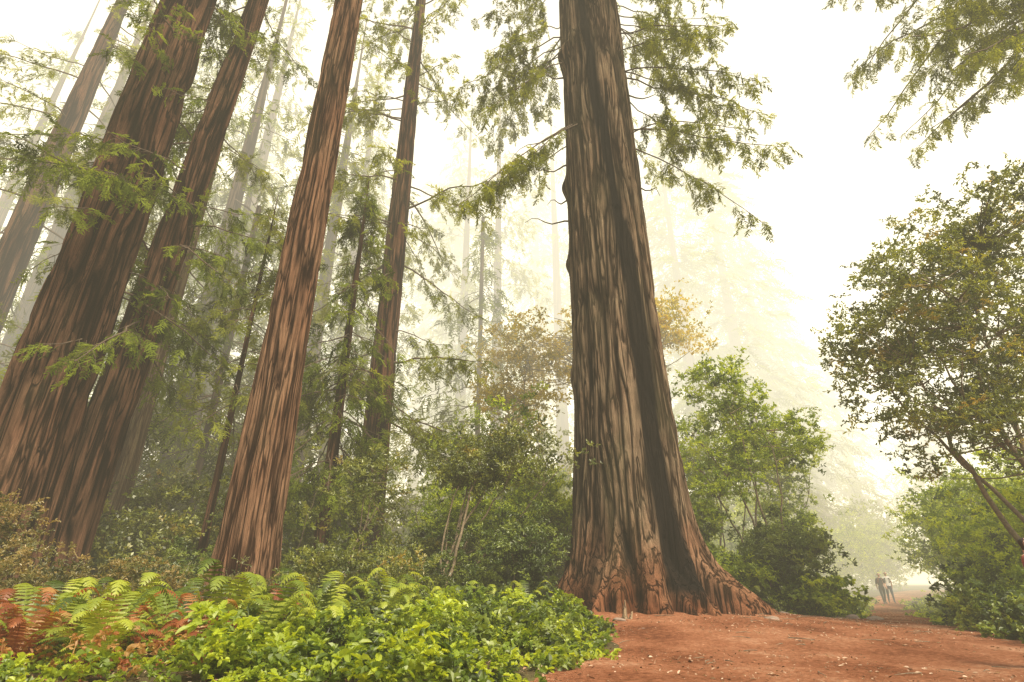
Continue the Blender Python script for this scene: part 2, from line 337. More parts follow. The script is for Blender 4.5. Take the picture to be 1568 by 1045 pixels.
_groups={}
def group_for(coll):
    if coll.name in _groups: return _groups[coll.name]
    ng=bpy.data.node_groups.new('scatter_'+coll.name,'GeometryNodeTree')
    ng.interface.new_socket('Geometry',in_out='INPUT',socket_type='NodeSocketGeometry')
    ng.interface.new_socket('Geometry',in_out='OUTPUT',socket_type='NodeSocketGeometry')
    N=ng.nodes; L=ng.links
    gi=N.new('NodeGroupInput'); go=N.new('NodeGroupOutput'); ip=N.new('GeometryNodeInstanceOnPoints')
    ci=N.new('GeometryNodeCollectionInfo'); ci.inputs['Collection'].default_value=coll; ci.inputs['Separate Children'].default_value=True; ci.inputs['Reset Children'].default_value=True
    ar=N.new('GeometryNodeInputNamedAttribute'); ar.data_type='FLOAT_VECTOR'; ar.inputs['Name'].default_value='rot'
    sc=N.new('GeometryNodeInputNamedAttribute'); sc.data_type='FLOAT_VECTOR'; sc.inputs['Name'].default_value='scl'
    er=N.new('FunctionNodeEulerToRotation'); rl=N.new('GeometryNodeRealizeInstances')
    L.new(gi.outputs[0],ip.inputs['Points']); L.new(ci.outputs[0],ip.inputs['Instance']); ip.inputs['Pick Instance'].default_value=True
    L.new(ar.outputs[0],er.inputs[0]); L.new(er.outputs[0],ip.inputs['Rotation']); L.new(sc.outputs[0],ip.inputs['Scale'])
    prev=ip
    for nm in ('rot','scl'):
        rm=N.new('GeometryNodeRemoveAttribute'); rm.inputs['Name'].default_value=nm; L.new(prev.outputs[0],rm.inputs[0]); prev=rm
    L.new(prev.outputs[0],rl.inputs[0]); L.new(rl.outputs[0],go.inputs[0])
    _groups[coll.name]=ng; return ng
NI=0
def scatter(name,P,R,S,coll,parent=None,loc=(0,0,0)):
    global NI
    P=np.asarray(P,np.float32).reshape(-1,3); n=len(P); NI+=n
    me=bpy.data.meshes.new(name); me.vertices.add(n); me.vertices.foreach_set('co',P.ravel())
    a=me.attributes.new('rot','FLOAT_VECTOR','POINT'); a.data.foreach_set('vector',np.asarray(R,np.float32).ravel())
    S=np.asarray(S,np.float32); S3=np.repeat(S.reshape(-1,1),3,1)
    a=me.attributes.new('scl','FLOAT_VECTOR','POINT'); a.data.foreach_set('vector',S3.ravel())
    a=me.attributes.new('rnd','FLOAT','POINT'); a.data.foreach_set('value',rng.random(n).astype(np.float32))
    o=bpy.data.objects.new(name,me); COL.objects.link(o); o.location=loc
    if parent: o.parent=parent
    md=o.modifiers.new('scatter','NODES'); md.node_group=group_for(coll)
    return o
# ---------------------------------------------------------------- trunk
def trunk(name,prof,mat,parent,seed,nang=120,dz=.14,depth=.05,flute=.05,crackw=.25,char=None,lean=(0,0),root=None):
    zs=[]; z=prof[0][0]
    while z<prof[-1][0]:
        zs.append(z); z+=dz*(1 if z<20 else 1.8 if z<35 else 4)
    zs=np.array(zs+[prof[-1][0]]); pz=[p[0] for p in prof]; pr=[p[1] for p in prof]
    R=np.interp(zs,pz,pr)
    for _ in range(6): R[1:-1]=(R[:-2]+2*R[1:-1]+R[2:])/4
    th=np.arange(nang)*2*math.pi/nang
    TH,Z=np.meshgrid(th,zs); RR=np.repeat(R[:,None],nang,1)
    r5=np.interp(5,pz,pr); K=max(6,int(2*math.pi*r5/crackw)); U=TH/(2*math.pi)
    K3=max(3,K//3)
    warp=(vnoise(U*K3,Z*.35,seed+5,K3)-.5)*1.5
    n1=vnoise(U*K+warp,Z*.24,seed,K); n2=vnoise(U*K*2+warp*2,Z*.55,seed+9,K*2)
    g1=np.clip(1-np.abs(2*n1-1)*2.4,0,1)**1.2; g2=np.clip(1-np.abs(2*n2-1)*2.6,0,1)
    lob=(vnoise(U*7,Z*.10,seed+3,7)-.5)*2
    fl=np.clip((RR/np.interp(9,pz,pr))-1,0,2)
    RR=RR*(1+flute*lob*(.6+2.6*fl))
    plate=vnoise(U*K,Z*.35,seed+21,K)
    disp=-depth*g1-depth*.45*g2+depth*.7*(plate-.5)
    cr=np.clip(g1*.88+g2*.38,0,1)
    ch=np.zeros_like(RR)
    if root is not None: RR=RR+root(TH,Z,U)
    if char is not None:
        ch,rec=char(TH,Z,U); disp=disp-rec
    RR=RR+disp
    X=RR*np.cos(TH)+lean[0]*Z; Y=RR*np.sin(TH)+lean[1]*Z
    V=np.stack([X,Y,Z],-1).reshape(-1,3); m=len(zs)
    i=np.arange(m-1)[:,None]*nang; j=np.arange(nang)[None,:]; j2=(j+1)%nang
    Q=np.stack([i+j,i+j2,i+nang+j2,i+nang+j],-1).reshape(-1,4)
    me=mk_mesh(name,V,Q,True)
    a=me.attributes.new('crack','FLOAT','POINT'); a.data.foreach_set('value',cr.ravel().astype(np.float32))
    a=me.attributes.new('char','FLOAT','POINT'); a.data.foreach_set('value',ch.ravel().astype(np.float32))
    return mk_obj(name,me,mat,parent)
def euler_dirs(D,roll):
    D=D/np.linalg.norm(D,axis=1,keepdims=True)
    yaw=np.arctan2(D[:,1],D[:,0]); pitch=-np.arcsin(np.clip(D[:,2],-1,1))
    return np.stack([roll,pitch,yaw],-1)
def limbs(parent,prof,zlist,az,Ls,coll,seed,lean=(0,0),elev=(-35,10),droop=.35,step=.34,sc=(.6,1.15),twigs=True,tubeside=5,rb=.010,start=.22,dens=3.4,hang=.45):
    r=np.random.default_rng(seed); B=Buf(); P=[];D=[]
    pz=[p[0] for p in prof]; pr=[p[1] for p in prof]
    for k,z in enumerate(zlist):
        a=az[k]; L=Ls[k]; R0=np.interp(z,pz,pr)
        e=math.radians(r.uniform(*elev)); n=9; s=np.linspace(0,1,n)
        h=np.array([math.cos(a),math.sin(a)]); sd=np.array([-h[1],h[0]])
        bend=r.uniform(-.25,.25)
        wob=np.cumsum(r.normal(0,.022,n))*L
        hor=(R0*.8+L*s)
        X=h[0]*hor+sd[0]*(bend*L*s*s+wob)+lean[0]*z; Y=h[1]*hor+sd[1]*(bend*L*s*s+wob)+lean[1]*z
        Z=z+L*(math.tan(e)*s-droop*s**2+.15*s**4)+np.cumsum(r.normal(0,.014,n))*L
        pts=np.stack([X,Y,Z],-1)
        B.tube(pts,L*rb*(1-.85*s)+.006,tubeside)
        nt=max(3,int(L*(1-start)/step)); ss=start+(1-start)*(np.arange(nt)+r.random(nt))/nt
        for q in ss:
            f=q*(n-1); i=min(int(f),n-2); p=pts[i]+(pts[i+1]-pts[i])*(f-i); t=pts[i+1]-pts[i]; t/=np.linalg.norm(t)
            for sg in (-1,1):
                if r.random()<.15: continue
                lt=L*.26*(1.15-q)*r.uniform(.4,1.4)+.25
                dr=t*r.uniform(.3,.9)+sg*np.array([sd[0],sd[1],0])*r.uniform(.5,1)+np.array([0,0,r.uniform(-.8,.1)])
                dr/=np.linalg.norm(dr); e2=p+dr*lt+np.array([0,0,-.15*lt*lt])
                if twigs: B.tube([p,(p+e2)/2+np.array([0,0,.04])+r.normal(0,.03,3),e2],[.010,.007,.004],3)
                nd=max(1,int(round(lt/.9*dens)))
                for u in range(nd):
                    uu=(u+.6)/nd
                    P.append(p+(e2-p)*uu); d2=dr*.8+r.normal(0,.5,3); d2[2]-=hang; D.append(d2)
        P.append(pts[-1]); D.append(pts[-1]-pts[-2])
    B.obj('limbs',M_twig,parent)
    P=np.array(P); D=np.array(D)
    if coll is not None: scatter('foliage',P,euler_dirs(D,r.normal(0,.6,len(P))),r.uniform(sc[0],sc[1],len(P)),coll,parent)
def redwood(name,x,y,prof,mat,seed,nb=0,zr=(6,30),L=(2,4),azr=(0,360),coll=None,lean=(0,0),taperL=True,trk={},**k):
    e=empty(name,(x,y,float(gz(x,y))))
    trunk('trunk',prof,mat,e,seed,lean=lean,**trk)
    if nb:
        r=np.random.default_rng(seed+100); zz=np.sort(r.uniform(zr[0],zr[1],nb)); az=np.radians(r.uniform(azr[0],azr[1],nb))
        H=prof[-1][0]; Ls=r.uniform(L[0],L[1],nb)
        if taperL: Ls=Ls*np.clip((H-zz)/(H*.45),.12,1)
        limbs(e,prof,zz,az,Ls,coll,seed+7,lean=lean,**k)
    return e
def stdprof(d,H,flare=1.4):
    r=d/2
    return [(-.6,r*flare*1.08),(0.,r*flare),(.6,r*(1+(flare-1)*.55)),(1.6,r*1.12),(3.5,r*1.03),(8,r*.94),(16,r*.82),(26,r*.68),(H*.8,r*.3),(H,.03)]

# ---------------------------------------------------------------- ground
def axis(lo,hi,step,far):
    a=np.arange(lo,hi+step,step); g=[]; d=step; v=hi
    while v<far: d*=1.35; v+=d; g.append(v)
    g2=[]; d=step; v=lo
    while v>-far: d*=1.35; v-=d; g2.append(v)
    return np.concatenate([np.array(g2[::-1]),a,np.array(g)])
xs=axis(-26,34,.2,900); ys=axis(2,46,.2,900)
X,Y=np.meshgrid(xs,ys); sdp=path_sd(X,Y)
Z=gz(X,Y)+.05*vnoise(X*3+300,Y*3+300,4)*np.clip(-sdp,0,1)
V=np.stack([X,Y,Z],-1).reshape(-1,3); nx=len(xs); ny=len(ys)
i=np.arange(ny-1)[:,None]*nx; j=np.arange(nx-1)[None,:]
Q=np.stack([i+j,i+j+1,i+nx+j+1,i+nx+j],-1).reshape(-1,4)
M_floor=ground_mat('forest_floor',[(.3,(.04,.035,.016)),(.5,(.10,.08,.04)),(.7,(.14,.14,.045))],.8,9,.04)
mk_obj('forest_ground',mk_mesh('forest_ground',V,Q,True),M_floor)
xs=np.arange(-6,52,.12); ys=np.arange(-6,69,.12); X,Y=np.meshgrid(xs,ys)
sdp=path_sd(X,Y)+.7*(vnoise(X*.9+20,Y*.9+20,6)-.5)+.4*(vnoise(X*3.1+20,Y*3.1+20,7)-.5)
Z=gz(X,Y)+.035*np.clip(sdp/.35,-1,1)+.026*vnoise(X*4.1+20,Y*4.1+20,8)+.03*vnoise(X*1.7+20,Y*1.7+20,28)-.03*vnoise(X*.6,Y*.6,9)
nx=len(xs); keep=sdp>-.3
V=np.stack([X,Y,Z],-1).reshape(-1,3); i=np.arange(len(ys)-1)[:,None]*nx; j=np.arange(nx-1)[None,:]
Q=np.stack([i+j,i+j+1,i+nx+j+1,i+nx+j],-1).reshape(-1,4); kf=keep.ravel()[Q].all(1); Q=Q[kf]
us,inv=np.unique(Q,return_inverse=True); V=V[us]; Q=inv.reshape(-1,4)
M_path=ground_mat('path_dirt',[(.34,(.12,.045,.022)),(.44,(.25,.095,.045)),(.54,(.38,.165,.085)),(.66,(.56,.33,.2))],.6,10,.08)
mk_obj('dirt_path',mk_mesh('dirt_path',V,Q,True),M_path)
# ---------------------------------------------------------------- main redwood
TC=math.radians(-102)
BIGP=[(-.6,2.75),(0.,2.62),(.5,2.45),(1.0,2.27),(1.8,2.08),(3.,1.92),(5.,1.76),(7,1.67),(10,1.6),(16,1.54),(24,1.5),(29,1.46),(40,1.1),(60,.5),(75,.05)]
def big_char(TH,Z,U):
    f=np.interp(Z,[0,1.5,4,7.5,10.5,13,16,20,24,26],[.62,.58,.50,.52,.50,.36,.18,.0,-.15,-.2])
    w=np.interp(Z,[0,1,3,6,9,12,16,22,26,27],[.19,.2,.18,.2,.22,.18,.15,.16,.1,.01])
    c=TC+np.arcsin(f)
    d=np.abs((TH-c+math.pi)%(2*math.pi)-math.pi)
    nz=vnoise(U*60,Z*.4,31,60)*.7+vnoise(U*140,Z*1.0,32,140)*.5
    ch=np.clip((w*1.35-d)/.09+ (nz-.45)*3.2,0,1)*np.clip(1.9-d/w,0,1)*np.clip(Z*2,0,1)*(Z<27)
    rec=.12*np.clip((w-d)/w,0,1)**.6*(Z<14)
    c2=TC+.62; d2=((TH-c2+math.pi)%(2*math.pi)-math.pi)
    hol=np.exp(-(d2/.14)**2-((Z-1.25)/.8)**2)
    c3=TC-.12; d3=((TH-c3+math.pi)%(2*math.pi)-math.pi)
    hol3=np.exp(-((d3+.1*(Z-1.6))/.07)**2-((Z-1.5)/1.0)**2)
    ch=np.maximum(ch,np.clip(hol*1.4-.2,0,1)); ch=np.maximum(ch,hol3*.85)
    ch=np.maximum(ch*.97,.7*np.clip(vnoise(U*30,Z*.22,40,30)*2-1.3,0,1))
    return ch,rec+.45*hol+.28*hol3
def big_root(TH,Z,U):
    out=np.zeros_like(TH)
    dd=lambda c:(TH-c+math.pi)%(2*math.pi)-math.pi
    h=np.clip(1-(Z+.2)/3.2,0,1.2); h2=np.clip(1-(Z+.2)/1.6,0,1.2)
    for c,w,a in ((-22,.30,1.0),(-60,.12,.8),(-88,.11,.6),(-112,.12,.6),(-140,.16,.6),(-185,.25,.5),(100,.3,.6),(40,.3,.6)):
        out+=a*np.exp(-(dd(math.radians(c))/w)**2)*h**2.4
    for c,w,a in ((-40,.08,.75),(-72,.06,.7),(-98,.07,.55),(-125,.07,.6),(-155,.08,.55),(-12,.08,.5)):
        out+=a*np.exp(-(dd(math.radians(c))/w)**2)*h2**1.4
    for c,w,a in ((-78,.05,.35),(-50,.05,.35),(-104,.04,.25),(-128,.05,.27)):
        out-=a*np.exp(-(dd(math.radians(c))/w)**2)*h**1.5
    out+=(vnoise(U*34,Z*1.6,71,34)-.5)*.5*np.clip(h2*1.6,0,1)+(vnoise(U*70,Z*3.2,72,70)-.5)*.2*np.clip(h2*1.6,0,1)
    for c,z,w,a in ((172,16.2,.5,.22),(-165,23.5,.6,.28),(165,12.5,.4,.15),(-120,24,.5,.22),(-100,26.,.5,.2),(175,7.5,.5,.12)):
        out+=a*np.exp(-(dd(math.radians(c))*1.6/w)**2-((Z-z)/w)**2)
    return out
be=redwood('giant_redwood_tree',3.9,18.5,BIGP,M_grey,3,trk=dict(nang=400,dz=.07,depth=.11,flute=.03,crackw=.24,char=big_char,root=big_root))
r=np.random.default_rng(5)
n=34; zz=r.uniform(18,36,n); az=np.where(r.random(n)<.45,np.radians(r.uniform(130,215,n)),np.radians(r.uniform(-45,40,n)))
limbs(be,BIGP,zz,az,r.uniform(3.0,6.0,n),C_redl,51,elev=(-45,-5),droop=.5,start=.25,dens=4,step=.34,rb=.006,hang=1.0)
n=24; zz=r.uniform(22,42,n); limbs(be,BIGP,zz,np.radians(r.uniform(0,360,n)),r.uniform(3.5,6.5,n),C_redl,53,elev=(-30,10),droop=.4,step=.4,rb=.006,hang=.9)
B=Buf()
for (z,a,L,up) in ((17.5,172,1.6,-.3),(19.8,168,2.6,-.5),(22.8,172,1.3,.3),(15.5,176,1.0,-.2),(21.5,0,1.8,-.2),(16.5,10,1.2,-.4),(14.5,170,2.0,.1)):
    a=math.radians(a); s=np.linspace(0,1,8); hr=1.4+L*s
    B.tube(np.stack([math.cos(a)*hr,math.sin(a)*hr+.2*np.sin(s*7),z+up*L*s+.15*np.sin(s*9)],-1),.045*(1-.8*s),5)
B.obj('dead_branches',M_twig,be)
# ---------------------------------------------------------------- left group
redwood('redwood_tree',-14.0,15.6,[(-.6,1.8),(0,1.6),(.8,1.38),(2,1.22),(5,1.09),(9,1.03),(16,.98),(24,.92),(35,.6),(55,.05)],M_dark,11,nb=34,zr=(8,34),L=(1.6,4.2),coll=C_red,trk=dict(nang=300,dz=.09,depth=.17,flute=.07,crackw=.3),start=.1)
redwood('redwood_tree',-13.45,17.2,[(-.6,.95),(0,.86),(.8,.77),(2,.7),(5,.64),(9,.59),(16,.53),(24,.46),(35,.3),(50,.05)],M_dark,12,nb=34,zr=(8,32),L=(1.5,3.6),coll=C_red,lean=(.048,0),trk=dict(nang=190,dz=.1,depth=.10,crackw=.22),start=.1)
redwood('redwood_tree',-15.6,21.5,stdprof(1.5,40),M_pale,13,nb=20,zr=(11,34),L=(2,4),coll=C_redl,trk=dict(nang=120,depth=.03,crackw=.18))
redwood('redwood_tree',-26,24,stdprof(1.7,50),M_dark,14,nb=60,zr=(8,42),L=(3,6),coll=C_redl,trk=dict(depth=.05),step=.45,dens=2.8)
redwood('redwood_tree',-7.0,15.4,[(-.6,1.15),(0,1.02),(.8,.88),(2,.78),(4,.72),(7,.66),(10,.63),(16,.60),(24,.55),(35,.42),(55,.05)],M_red,15,nb=0,coll=C_red,trk=dict(nang=260,dz=.08,depth=.085,crackw=.17,flute=.05))
redwood('redwood_tree',-5.8,22.8,stdprof(1.25,55,1.5),M_dark,16,nb=80,zr=(7,48),L=(2.5,5.2),coll=C_redl,trk=dict(nang=130,depth=.05,crackw=.2),dens=3,step=.42)
redwood('young_redwood_tree',-6.7,20.2,[(-.6,.36),(0,.32),(2,.27),(6,.22),(10,.16),(15,.08),(18,.02)],M_dark,17,nb=84,zr=(4.5,17.5),L=(1.4,2.8),coll=C_red,trk=dict(nang=48,depth=.02,crackw=.15),droop=.5,dens=3)
redwood('young_redwood_tree',-9.9,18.5,[(-.6,.2),(0,.16),(3,.13),(8,.10),(13,.06),(16,.02)],M_dark,18,nb=30,zr=(6,15.5),L=(.9,2.2),coll=C_redl,trk=dict(nang=40,depth=.015,crackw=.12),droop=.5)
redwood('redwood_tree',23.5,15.5,stdprof(1.8,50),M_dark,19,nb=38,zr=(21.5,38),L=(4.5,8.0),azr=(140,230),coll=C_redl,taperL=False,dens=3.2,step=.4,droop=.35,hang=.9)
mid=[(-17,27,1.1,46),(-11.5,29,.9,42),(-24,33,1.5,52),(-21,35.5,1.6,56),(-13,38,1.2,50),(-1.4,46,1.2,60),(-30,30,1.4,50),(5.5,58,1.7,66),(-34,40,1.6,58),(-18,30,.6,30),(-2,31,.35,24),(-21,25,.5,26),(-14,24.5,.4,20),(-27,37,1.2,52),(-38,33,1.2,50),(-8,33,.5,26),(-5,50,1.3,58),(-11,26,.35,19),(-17,23.5,.35,18)]
for k,(x,y,d,H) in enumerate(mid):
    redwood('redwood_tree',x,y,stdprof(d,H),M_mid,30+k,nb=int(68 if H>35 else 64),zr=(3.5,H*.97),L=(3,5.8) if d>.7 else (2,3.6),coll=C_far if k%2 else C_fard,trk=dict(nang=48,dz=.4,depth=.04,crackw=.25),twigs=False,tubeside=4,step=.5,sc=(.9,1.5),dens=2.4)
fe=empty('distant_redwood_forest',(0,0,0)); far=[(27,60,2.2,62),(20,57,2,58),(33,66,2,50),(38,72,2,44),(14,66,2,66),(44,80,2,44),(-8,66,2,64),(-20,60,2,60),(-34,58,2,60),(4,74,2,66),(-48,56,2,56),(-14,78,2,68),(52,84,2,40),(60,78,2,36),(66,70,2,46),(72,62,2,50),(-60,70,2,60),(34,90,2,56)]
FB=Buf(); FP=[];FD=[];FS=[]; r=np.random.default_rng(77)
for (x,y,d,H) in far:
    s=np.linspace(0,1,14); FB.tube(np.stack([x+0*s,y+0*s,H*s-.5],-1),d/2*(1-.95*s)+.02,12)
    nb=int(H*4.6); zz=r.uniform(.08,1,nb)*H
    for z in zz:
        a=r.uniform(0,2*math.pi); L=max(.6,min(7,(H-z)*.32+.6)*r.uniform(.5,1.1)*(.6 if z<H*.3 else 1))
        m=int(L*1.6)+1; q=(np.arange(m)+r.random(m))/m
        for u in q:
            w=(r.random()-.5)*L*.35*u
            FP.append((x+math.cos(a)*L*u-math.sin(a)*w,y+math.sin(a)*L*u+math.cos(a)*w,z-.3*L*u*u+r.normal(0,.15))); FD.append((math.cos(a)+r.normal(0,.4),math.sin(a)+r.normal(0,.4),-.3)); FS.append(r.uniform(1.8,3.0))
FB.obj('trunks',M_mid,fe); FD=np.array(FD); scatter('foliage',FP,euler_dirs(FD,r.normal(0,.4,len(FD))),FS,C_fard,fe)
# ---------------------------------------------------------------- broadleaf trees and shrubs
def broad(name,base,crowns,coll,seed,clump=.55,sig=.3,per=9,sc=(.8,1.3),stems=2,sr=.05,lean=1.0,mat=None,tw=True):
    bx,by=base; bz=float(gz(bx,by)); e=empty(name,(bx,by,bz)); o=np.array([bx,by,bz])
    r=np.random.default_rng(seed); B=Buf(); PP=[]
    for (gx,gy,cx,cy,cz,rx,ry,rz,nc) in crowns:
        g0=np.array([gx,gy,float(gz(gx,gy))-.15]); C=np.array([cx,cy,cz]); lines=[]
        for k in range(stems):
            tgt=C+np.array([rx,ry,rz])*r.uniform(-.55,.55,3); st=g0+np.array([*r.normal(0,.12*lean,2),0])
            s=np.linspace(0,1,12)[:,None]; mid=(st+tgt)/2+np.array([*r.normal(0,.14,2),0])*np.linalg.norm(tgt-st)+np.array([0,0,.1])
            pl=(1-s)**2*st+2*s*(1-s)*mid+s*s*tgt+np.cumsum(r.normal(0,.012,(12,3)),0)*np.linalg.norm(tgt-st)
            B.tube(pl,sr*(1-.75*s[:,0])*r.uniform(.7,1.1),6); lines.append(pl)
        A=np.concatenate(lines)
        d=r.normal(size=(nc,3)); d/=np.linalg.norm(d,axis=1,keepdims=True); rad=r.random(nc)**.45*r.uniform(.85,1.2,nc)
        cc=C+d*rad[:,None]*np.array([rx,ry,rz])
        for c in cc:
            if c[2]<g0[2]+.1: c[2]=g0[2]+.15+abs(c[2]-g0[2])*.3
            if tw and len(A):
                low=A[A[:,2]<c[2]+.1]; low=low if len(low) else A
                q=low[np.argmin(((low-c)**2).sum(1))]; mid=(q+c)/2+r.normal(0,.08,3)*np.linalg.norm(c-q)
                B.tube([q,mid,c],[sr*.28,sr*.18,.004],4)
            f=r.uniform(.5,1.4)
            PP.append(c+r.normal(0,1,(max(2,int(per*f)),3))*np.array([sig,sig,sig*.5])*f)
    P=np.concatenate(PP)-o; m=len(P)
    B.V=[v-o for v in B.V]; B.obj('stems',mat or M_stem,e)
    R=np.stack([r.normal(0,.4,m),r.normal(0,.4,m),r.uniform(0,6.3,m)],-1)
    scatter('leaves',P,R,r.uniform(sc[0],sc[1],m),coll,e)
    return e
broad('tanoak_tree',(16.2,15.2),[(16.2,15.2,12.9,14.6,5.6,3.2,2.5,1.9,66),(16.2,15.2,13.6,15,8.8,3.2,2.6,2.2,78),(16.2,15.2,15.2,15.3,11.6,2.9,2.5,2.0,60),(16.2,15.2,11.4,15.2,7.6,1.9,2,1.2,28),(16.2,15.2,18,15.5,8.5,3,3,4,50)],C_olive,201,sig=.38,per=9,stems=3,sr=.10,sc=(.7,1.1))
broad('alder_tree',(9.4,22.3),[(9.4,22.3,9.2,22.3,8.6,1.7,1.6,1.9,36),(9.4,22.3,10.6,22.5,6.5,2.0,1.8,1.5,40),(9.4,22.3,8.3,22.0,5.6,1.5,1.5,1.5,30)],C_fr,202,sig=.38,per=7,stems=2,sr=.06)
broad('alder_tree',(12.6,26),[(12.4,26,12.4,26,6.4,2.1,1.8,2.4,54),(8.4,25.5,8.6,25.5,6.0,2.2,1.8,2.8,60)],C_frfar,222,sig=.45,per=8,stems=2,sr=.06)
broad('maple_tree',(4.5,27),[(4.5,27,2.6,26.5,12.2,4.6,2.5,2.3,76),(4.5,27,7.6,26.5,13.6,2.4,2,1.8,48),(4.5,27,0.2,26.5,10.2,2.2,2,2.0,38)],C_yel,203,sig=.5,per=10,stems=2,sr=.12,sc=(.9,1.5))
broad('huckleberry_tree',(-2.3,16.6),[(-2.3,16.6,-.3,17.2,4.9,2.1,1.2,.8,38),(-2.2,16.4,-1.6,16.9,4.4,1.2,1,.7,18)],C_olive,204,sig=.4,per=9,stems=4,sr=.055,sc=(.6,1.0))
broad('huckleberry_tree',(-5.2,17.6),[(-5.2,17.6,-4.4,17.8,4.2,1.0,1,1.3,18)],C_olive,205,sig=.36,per=8,stems=3,sr=.04,sc=(.6,1.0))
broad('huckleberry_shrub',(0.2,17.6),[(0.2,17.6,.3,17.5,1.9,1.3,1,1.2,40),(-1.5,17.2,-1.5,17.2,1.6,1.4,1,1.1,34)],C_dk,206,sig=.3,per=9,stems=4,sr=.03,sc=(.6,1.0))
broad('young_maple_shrub',(-1.5,20.5),[(-1.5,20.5,-1.5,20.5,3.2,1.9,1.2,1.5,40),(1.2,21,1.2,21,3.4,1.4,1.2,1.6,34)],C_fr,216,sig=.42,per=8,stems=4,sr=.035,sc=(.8,1.3))
broad('rhododendron_shrub',(10.0,21.4),[(10.0,21.4,10.1,21.4,2.0,1.4,1.2,1.4,48),(8.9,21.2,8.9,21.2,1.7,1.0,1,1.2,24)],C_dk,207,sig=.34,per=9,stems=5,sr=.04,sc=(.7,1.15))
broad('salal_shrub',(8.2,21.2),[(8.2,21.2,8.0,21,1.4,1.2,.8,.9,24),(7.2,22.5,7.2,22.5,2.8,1.3,.8,1.8,36),(11.0,23.5,11.1,23.6,2.4,1.2,1,2,36)],C_fr,208,sig=.3,per=9,stems=4,sr=.02)
broad('salal_shrub',(10.3,20.2),[(10.3,20.2,10.3,20.1,.75,1.3,.6,.6,32)],C_cov,209,sig=.28,per=9,stems=4,sr=.02,sc=(.9,1.3))
broad('salal_shrub',(12.5,15.2),[(12.2,15.4,12.2,15.4,.5,.7,.7,.5,20),(11.3,13.4,11.3,13.4,.4,.6,.6,.4,18),(13.4,17.0,13.4,17.0,.9,.9,.7,.8,28),(11.0,12.4,11.0,12.4,.3,.5,.5,.3,12)],C_covd,219,sig=.26,per=8,stems=4,sr=.02,sc=(.7,1.1))
th=[]
for (x,y,h,rr,nc) in ((15.2,18.4,1.8,1.2,30),(17.0,19.8,4.2,1.8,60),(18.6,22,5.6,2.0,70),(19.6,25.3,6.0,1.9,66),(23.2,29,6.6,2.2,60),(21,22,7,2.4,60),(14.0,16.0,1.4,1.0,26),(24,24,7.5,3,60),(15.8,16.6,4.0,1.6,54),(27,33,7,2.2,50)):
    th.append((x,y,x,y,h*.52,rr,rr,h*.5,nc))
broad('pathside_thicket',(18,21),th,C_fr,210,sig=.38,per=8,stems=4,sr=.03,sc=(.8,1.25))
broad('huckleberry_shrub',(15.8,17.4),[(15.8,17.4,15.8,17.5,1.5,1.2,1,1.3,24),(17.5,20,17.3,20.2,1.5,1.1,1,1.3,24)],C_dk,211,sig=.32,per=9,stems=4,sr=.03)
far_sh=[]; r=np.random.default_rng(9)
for _ in range(110):
    x=r.uniform(6,50); y=r.uniform(25,60)
    sdv=float(path_sd(np.array([x]),np.array([y]))[0])
    if sdv>-2.0: continue
    h=r.uniform(3,9); q=min(r.uniform(1.5,2.8),-sdv*.7)
    if abs(x-.655*y+2.0)<2.2+q and x>.5*y: continue
    far_sh.append((x,y,x,y,h*.55,q,q,h*.45,24))
broad('background_shrubbery',(20,40),far_sh,C_frfar,212,sig=.55,per=7,stems=2,sr=.05,sc=(1.2,2.0),tw=False)
broad('background_shrubbery',(32,58),[(x,y,x,y,h*.5,3,2.5,h*.5,40) for (x,y,h) in ((31,56,6),(35,60,9),(39,63,7),(43,66,9),(36,72,12),(44,74,10))],C_frfar,214,sig=.7,per=9,stems=2,sr=.05,sc=(1.4,2.2),tw=False)
def mass(name,n,xr,yr,hr,coll,seed,nc=18,rr=(1.0,1.9),**k):
    r=np.random.default_rng(seed); L=[]
    while len(L)<n:
        x=r.uniform(*xr); y=r.uniform(*yr)
        if float(path_sd(np.array([x]),np.array([y]))[0])>-1.2: continue
        if (x-3.9)**2+(y-18.5)**2<11: continue
        h=r.uniform(*hr); q=r.uniform(*rr); L.append((x,y,x,y,h*.55,q,q*.8,h*.45,nc))
    broad(name,((xr[0]+xr[1])/2,(yr[0]+yr[1])/2),L,coll,seed,**k)
mass('understory_shrubs',46,(-24,3),(18.5,30),(1.6,6),C_olfar,301,sig=.42,per=9,stems=3,sr=.03,sc=(.8,1.4),tw=False)
mass('understory_shrubs',58,(-26,4),(21,36),(3,9.5),C_frfar,302,sig=.5,per=9,stems=2,sr=.04,sc=(1.0,1.6),tw=False)
mass('huckleberry_thicket',14,(-20,0),(16.5,22),(1.2,2.6),C_dk,303,sig=.36,per=8,stems=3,sr=.03,sc=(.7,1.1),tw=False,nc=15)
mass('background_undergrowth',58,(-50,14),(34,60),(3,12),C_olfar,304,sig=.7,per=8,stems=2,sr=.05,sc=(1.6,2.4),tw=False,rr=(2,3.5))
broad('evergreen_huckleberry_shrub',(-9.3,11.5),[(-9.3,11.5,-9.6,11.4,1.0,1.6,.9,.85,44),(-7.6,12.4,-7.6,12.4,.9,1.4,.8,.7,36),(-11.4,12,-11.6,12,1.8,1.5,.9,1.1,48),(-6.2,13.2,-6.0,13.2,.8,1.0,.7,.6,20)],C_brn,305,sig=.3,per=9,stems=5,sr=.018,sc=(.6,1.0))
broad('huckleberry_shrub',(-4.3,13.8),[(-4.3,14.2,-4.2,14.2,1.3,1.2,.8,1.0,30),(-2.8,14.9,-2.8,14.9,1.2,1.1,.8,.8,24)],C_olive,306,sig=.26,per=9,stems=5,sr=.02,sc=(.5,.85))
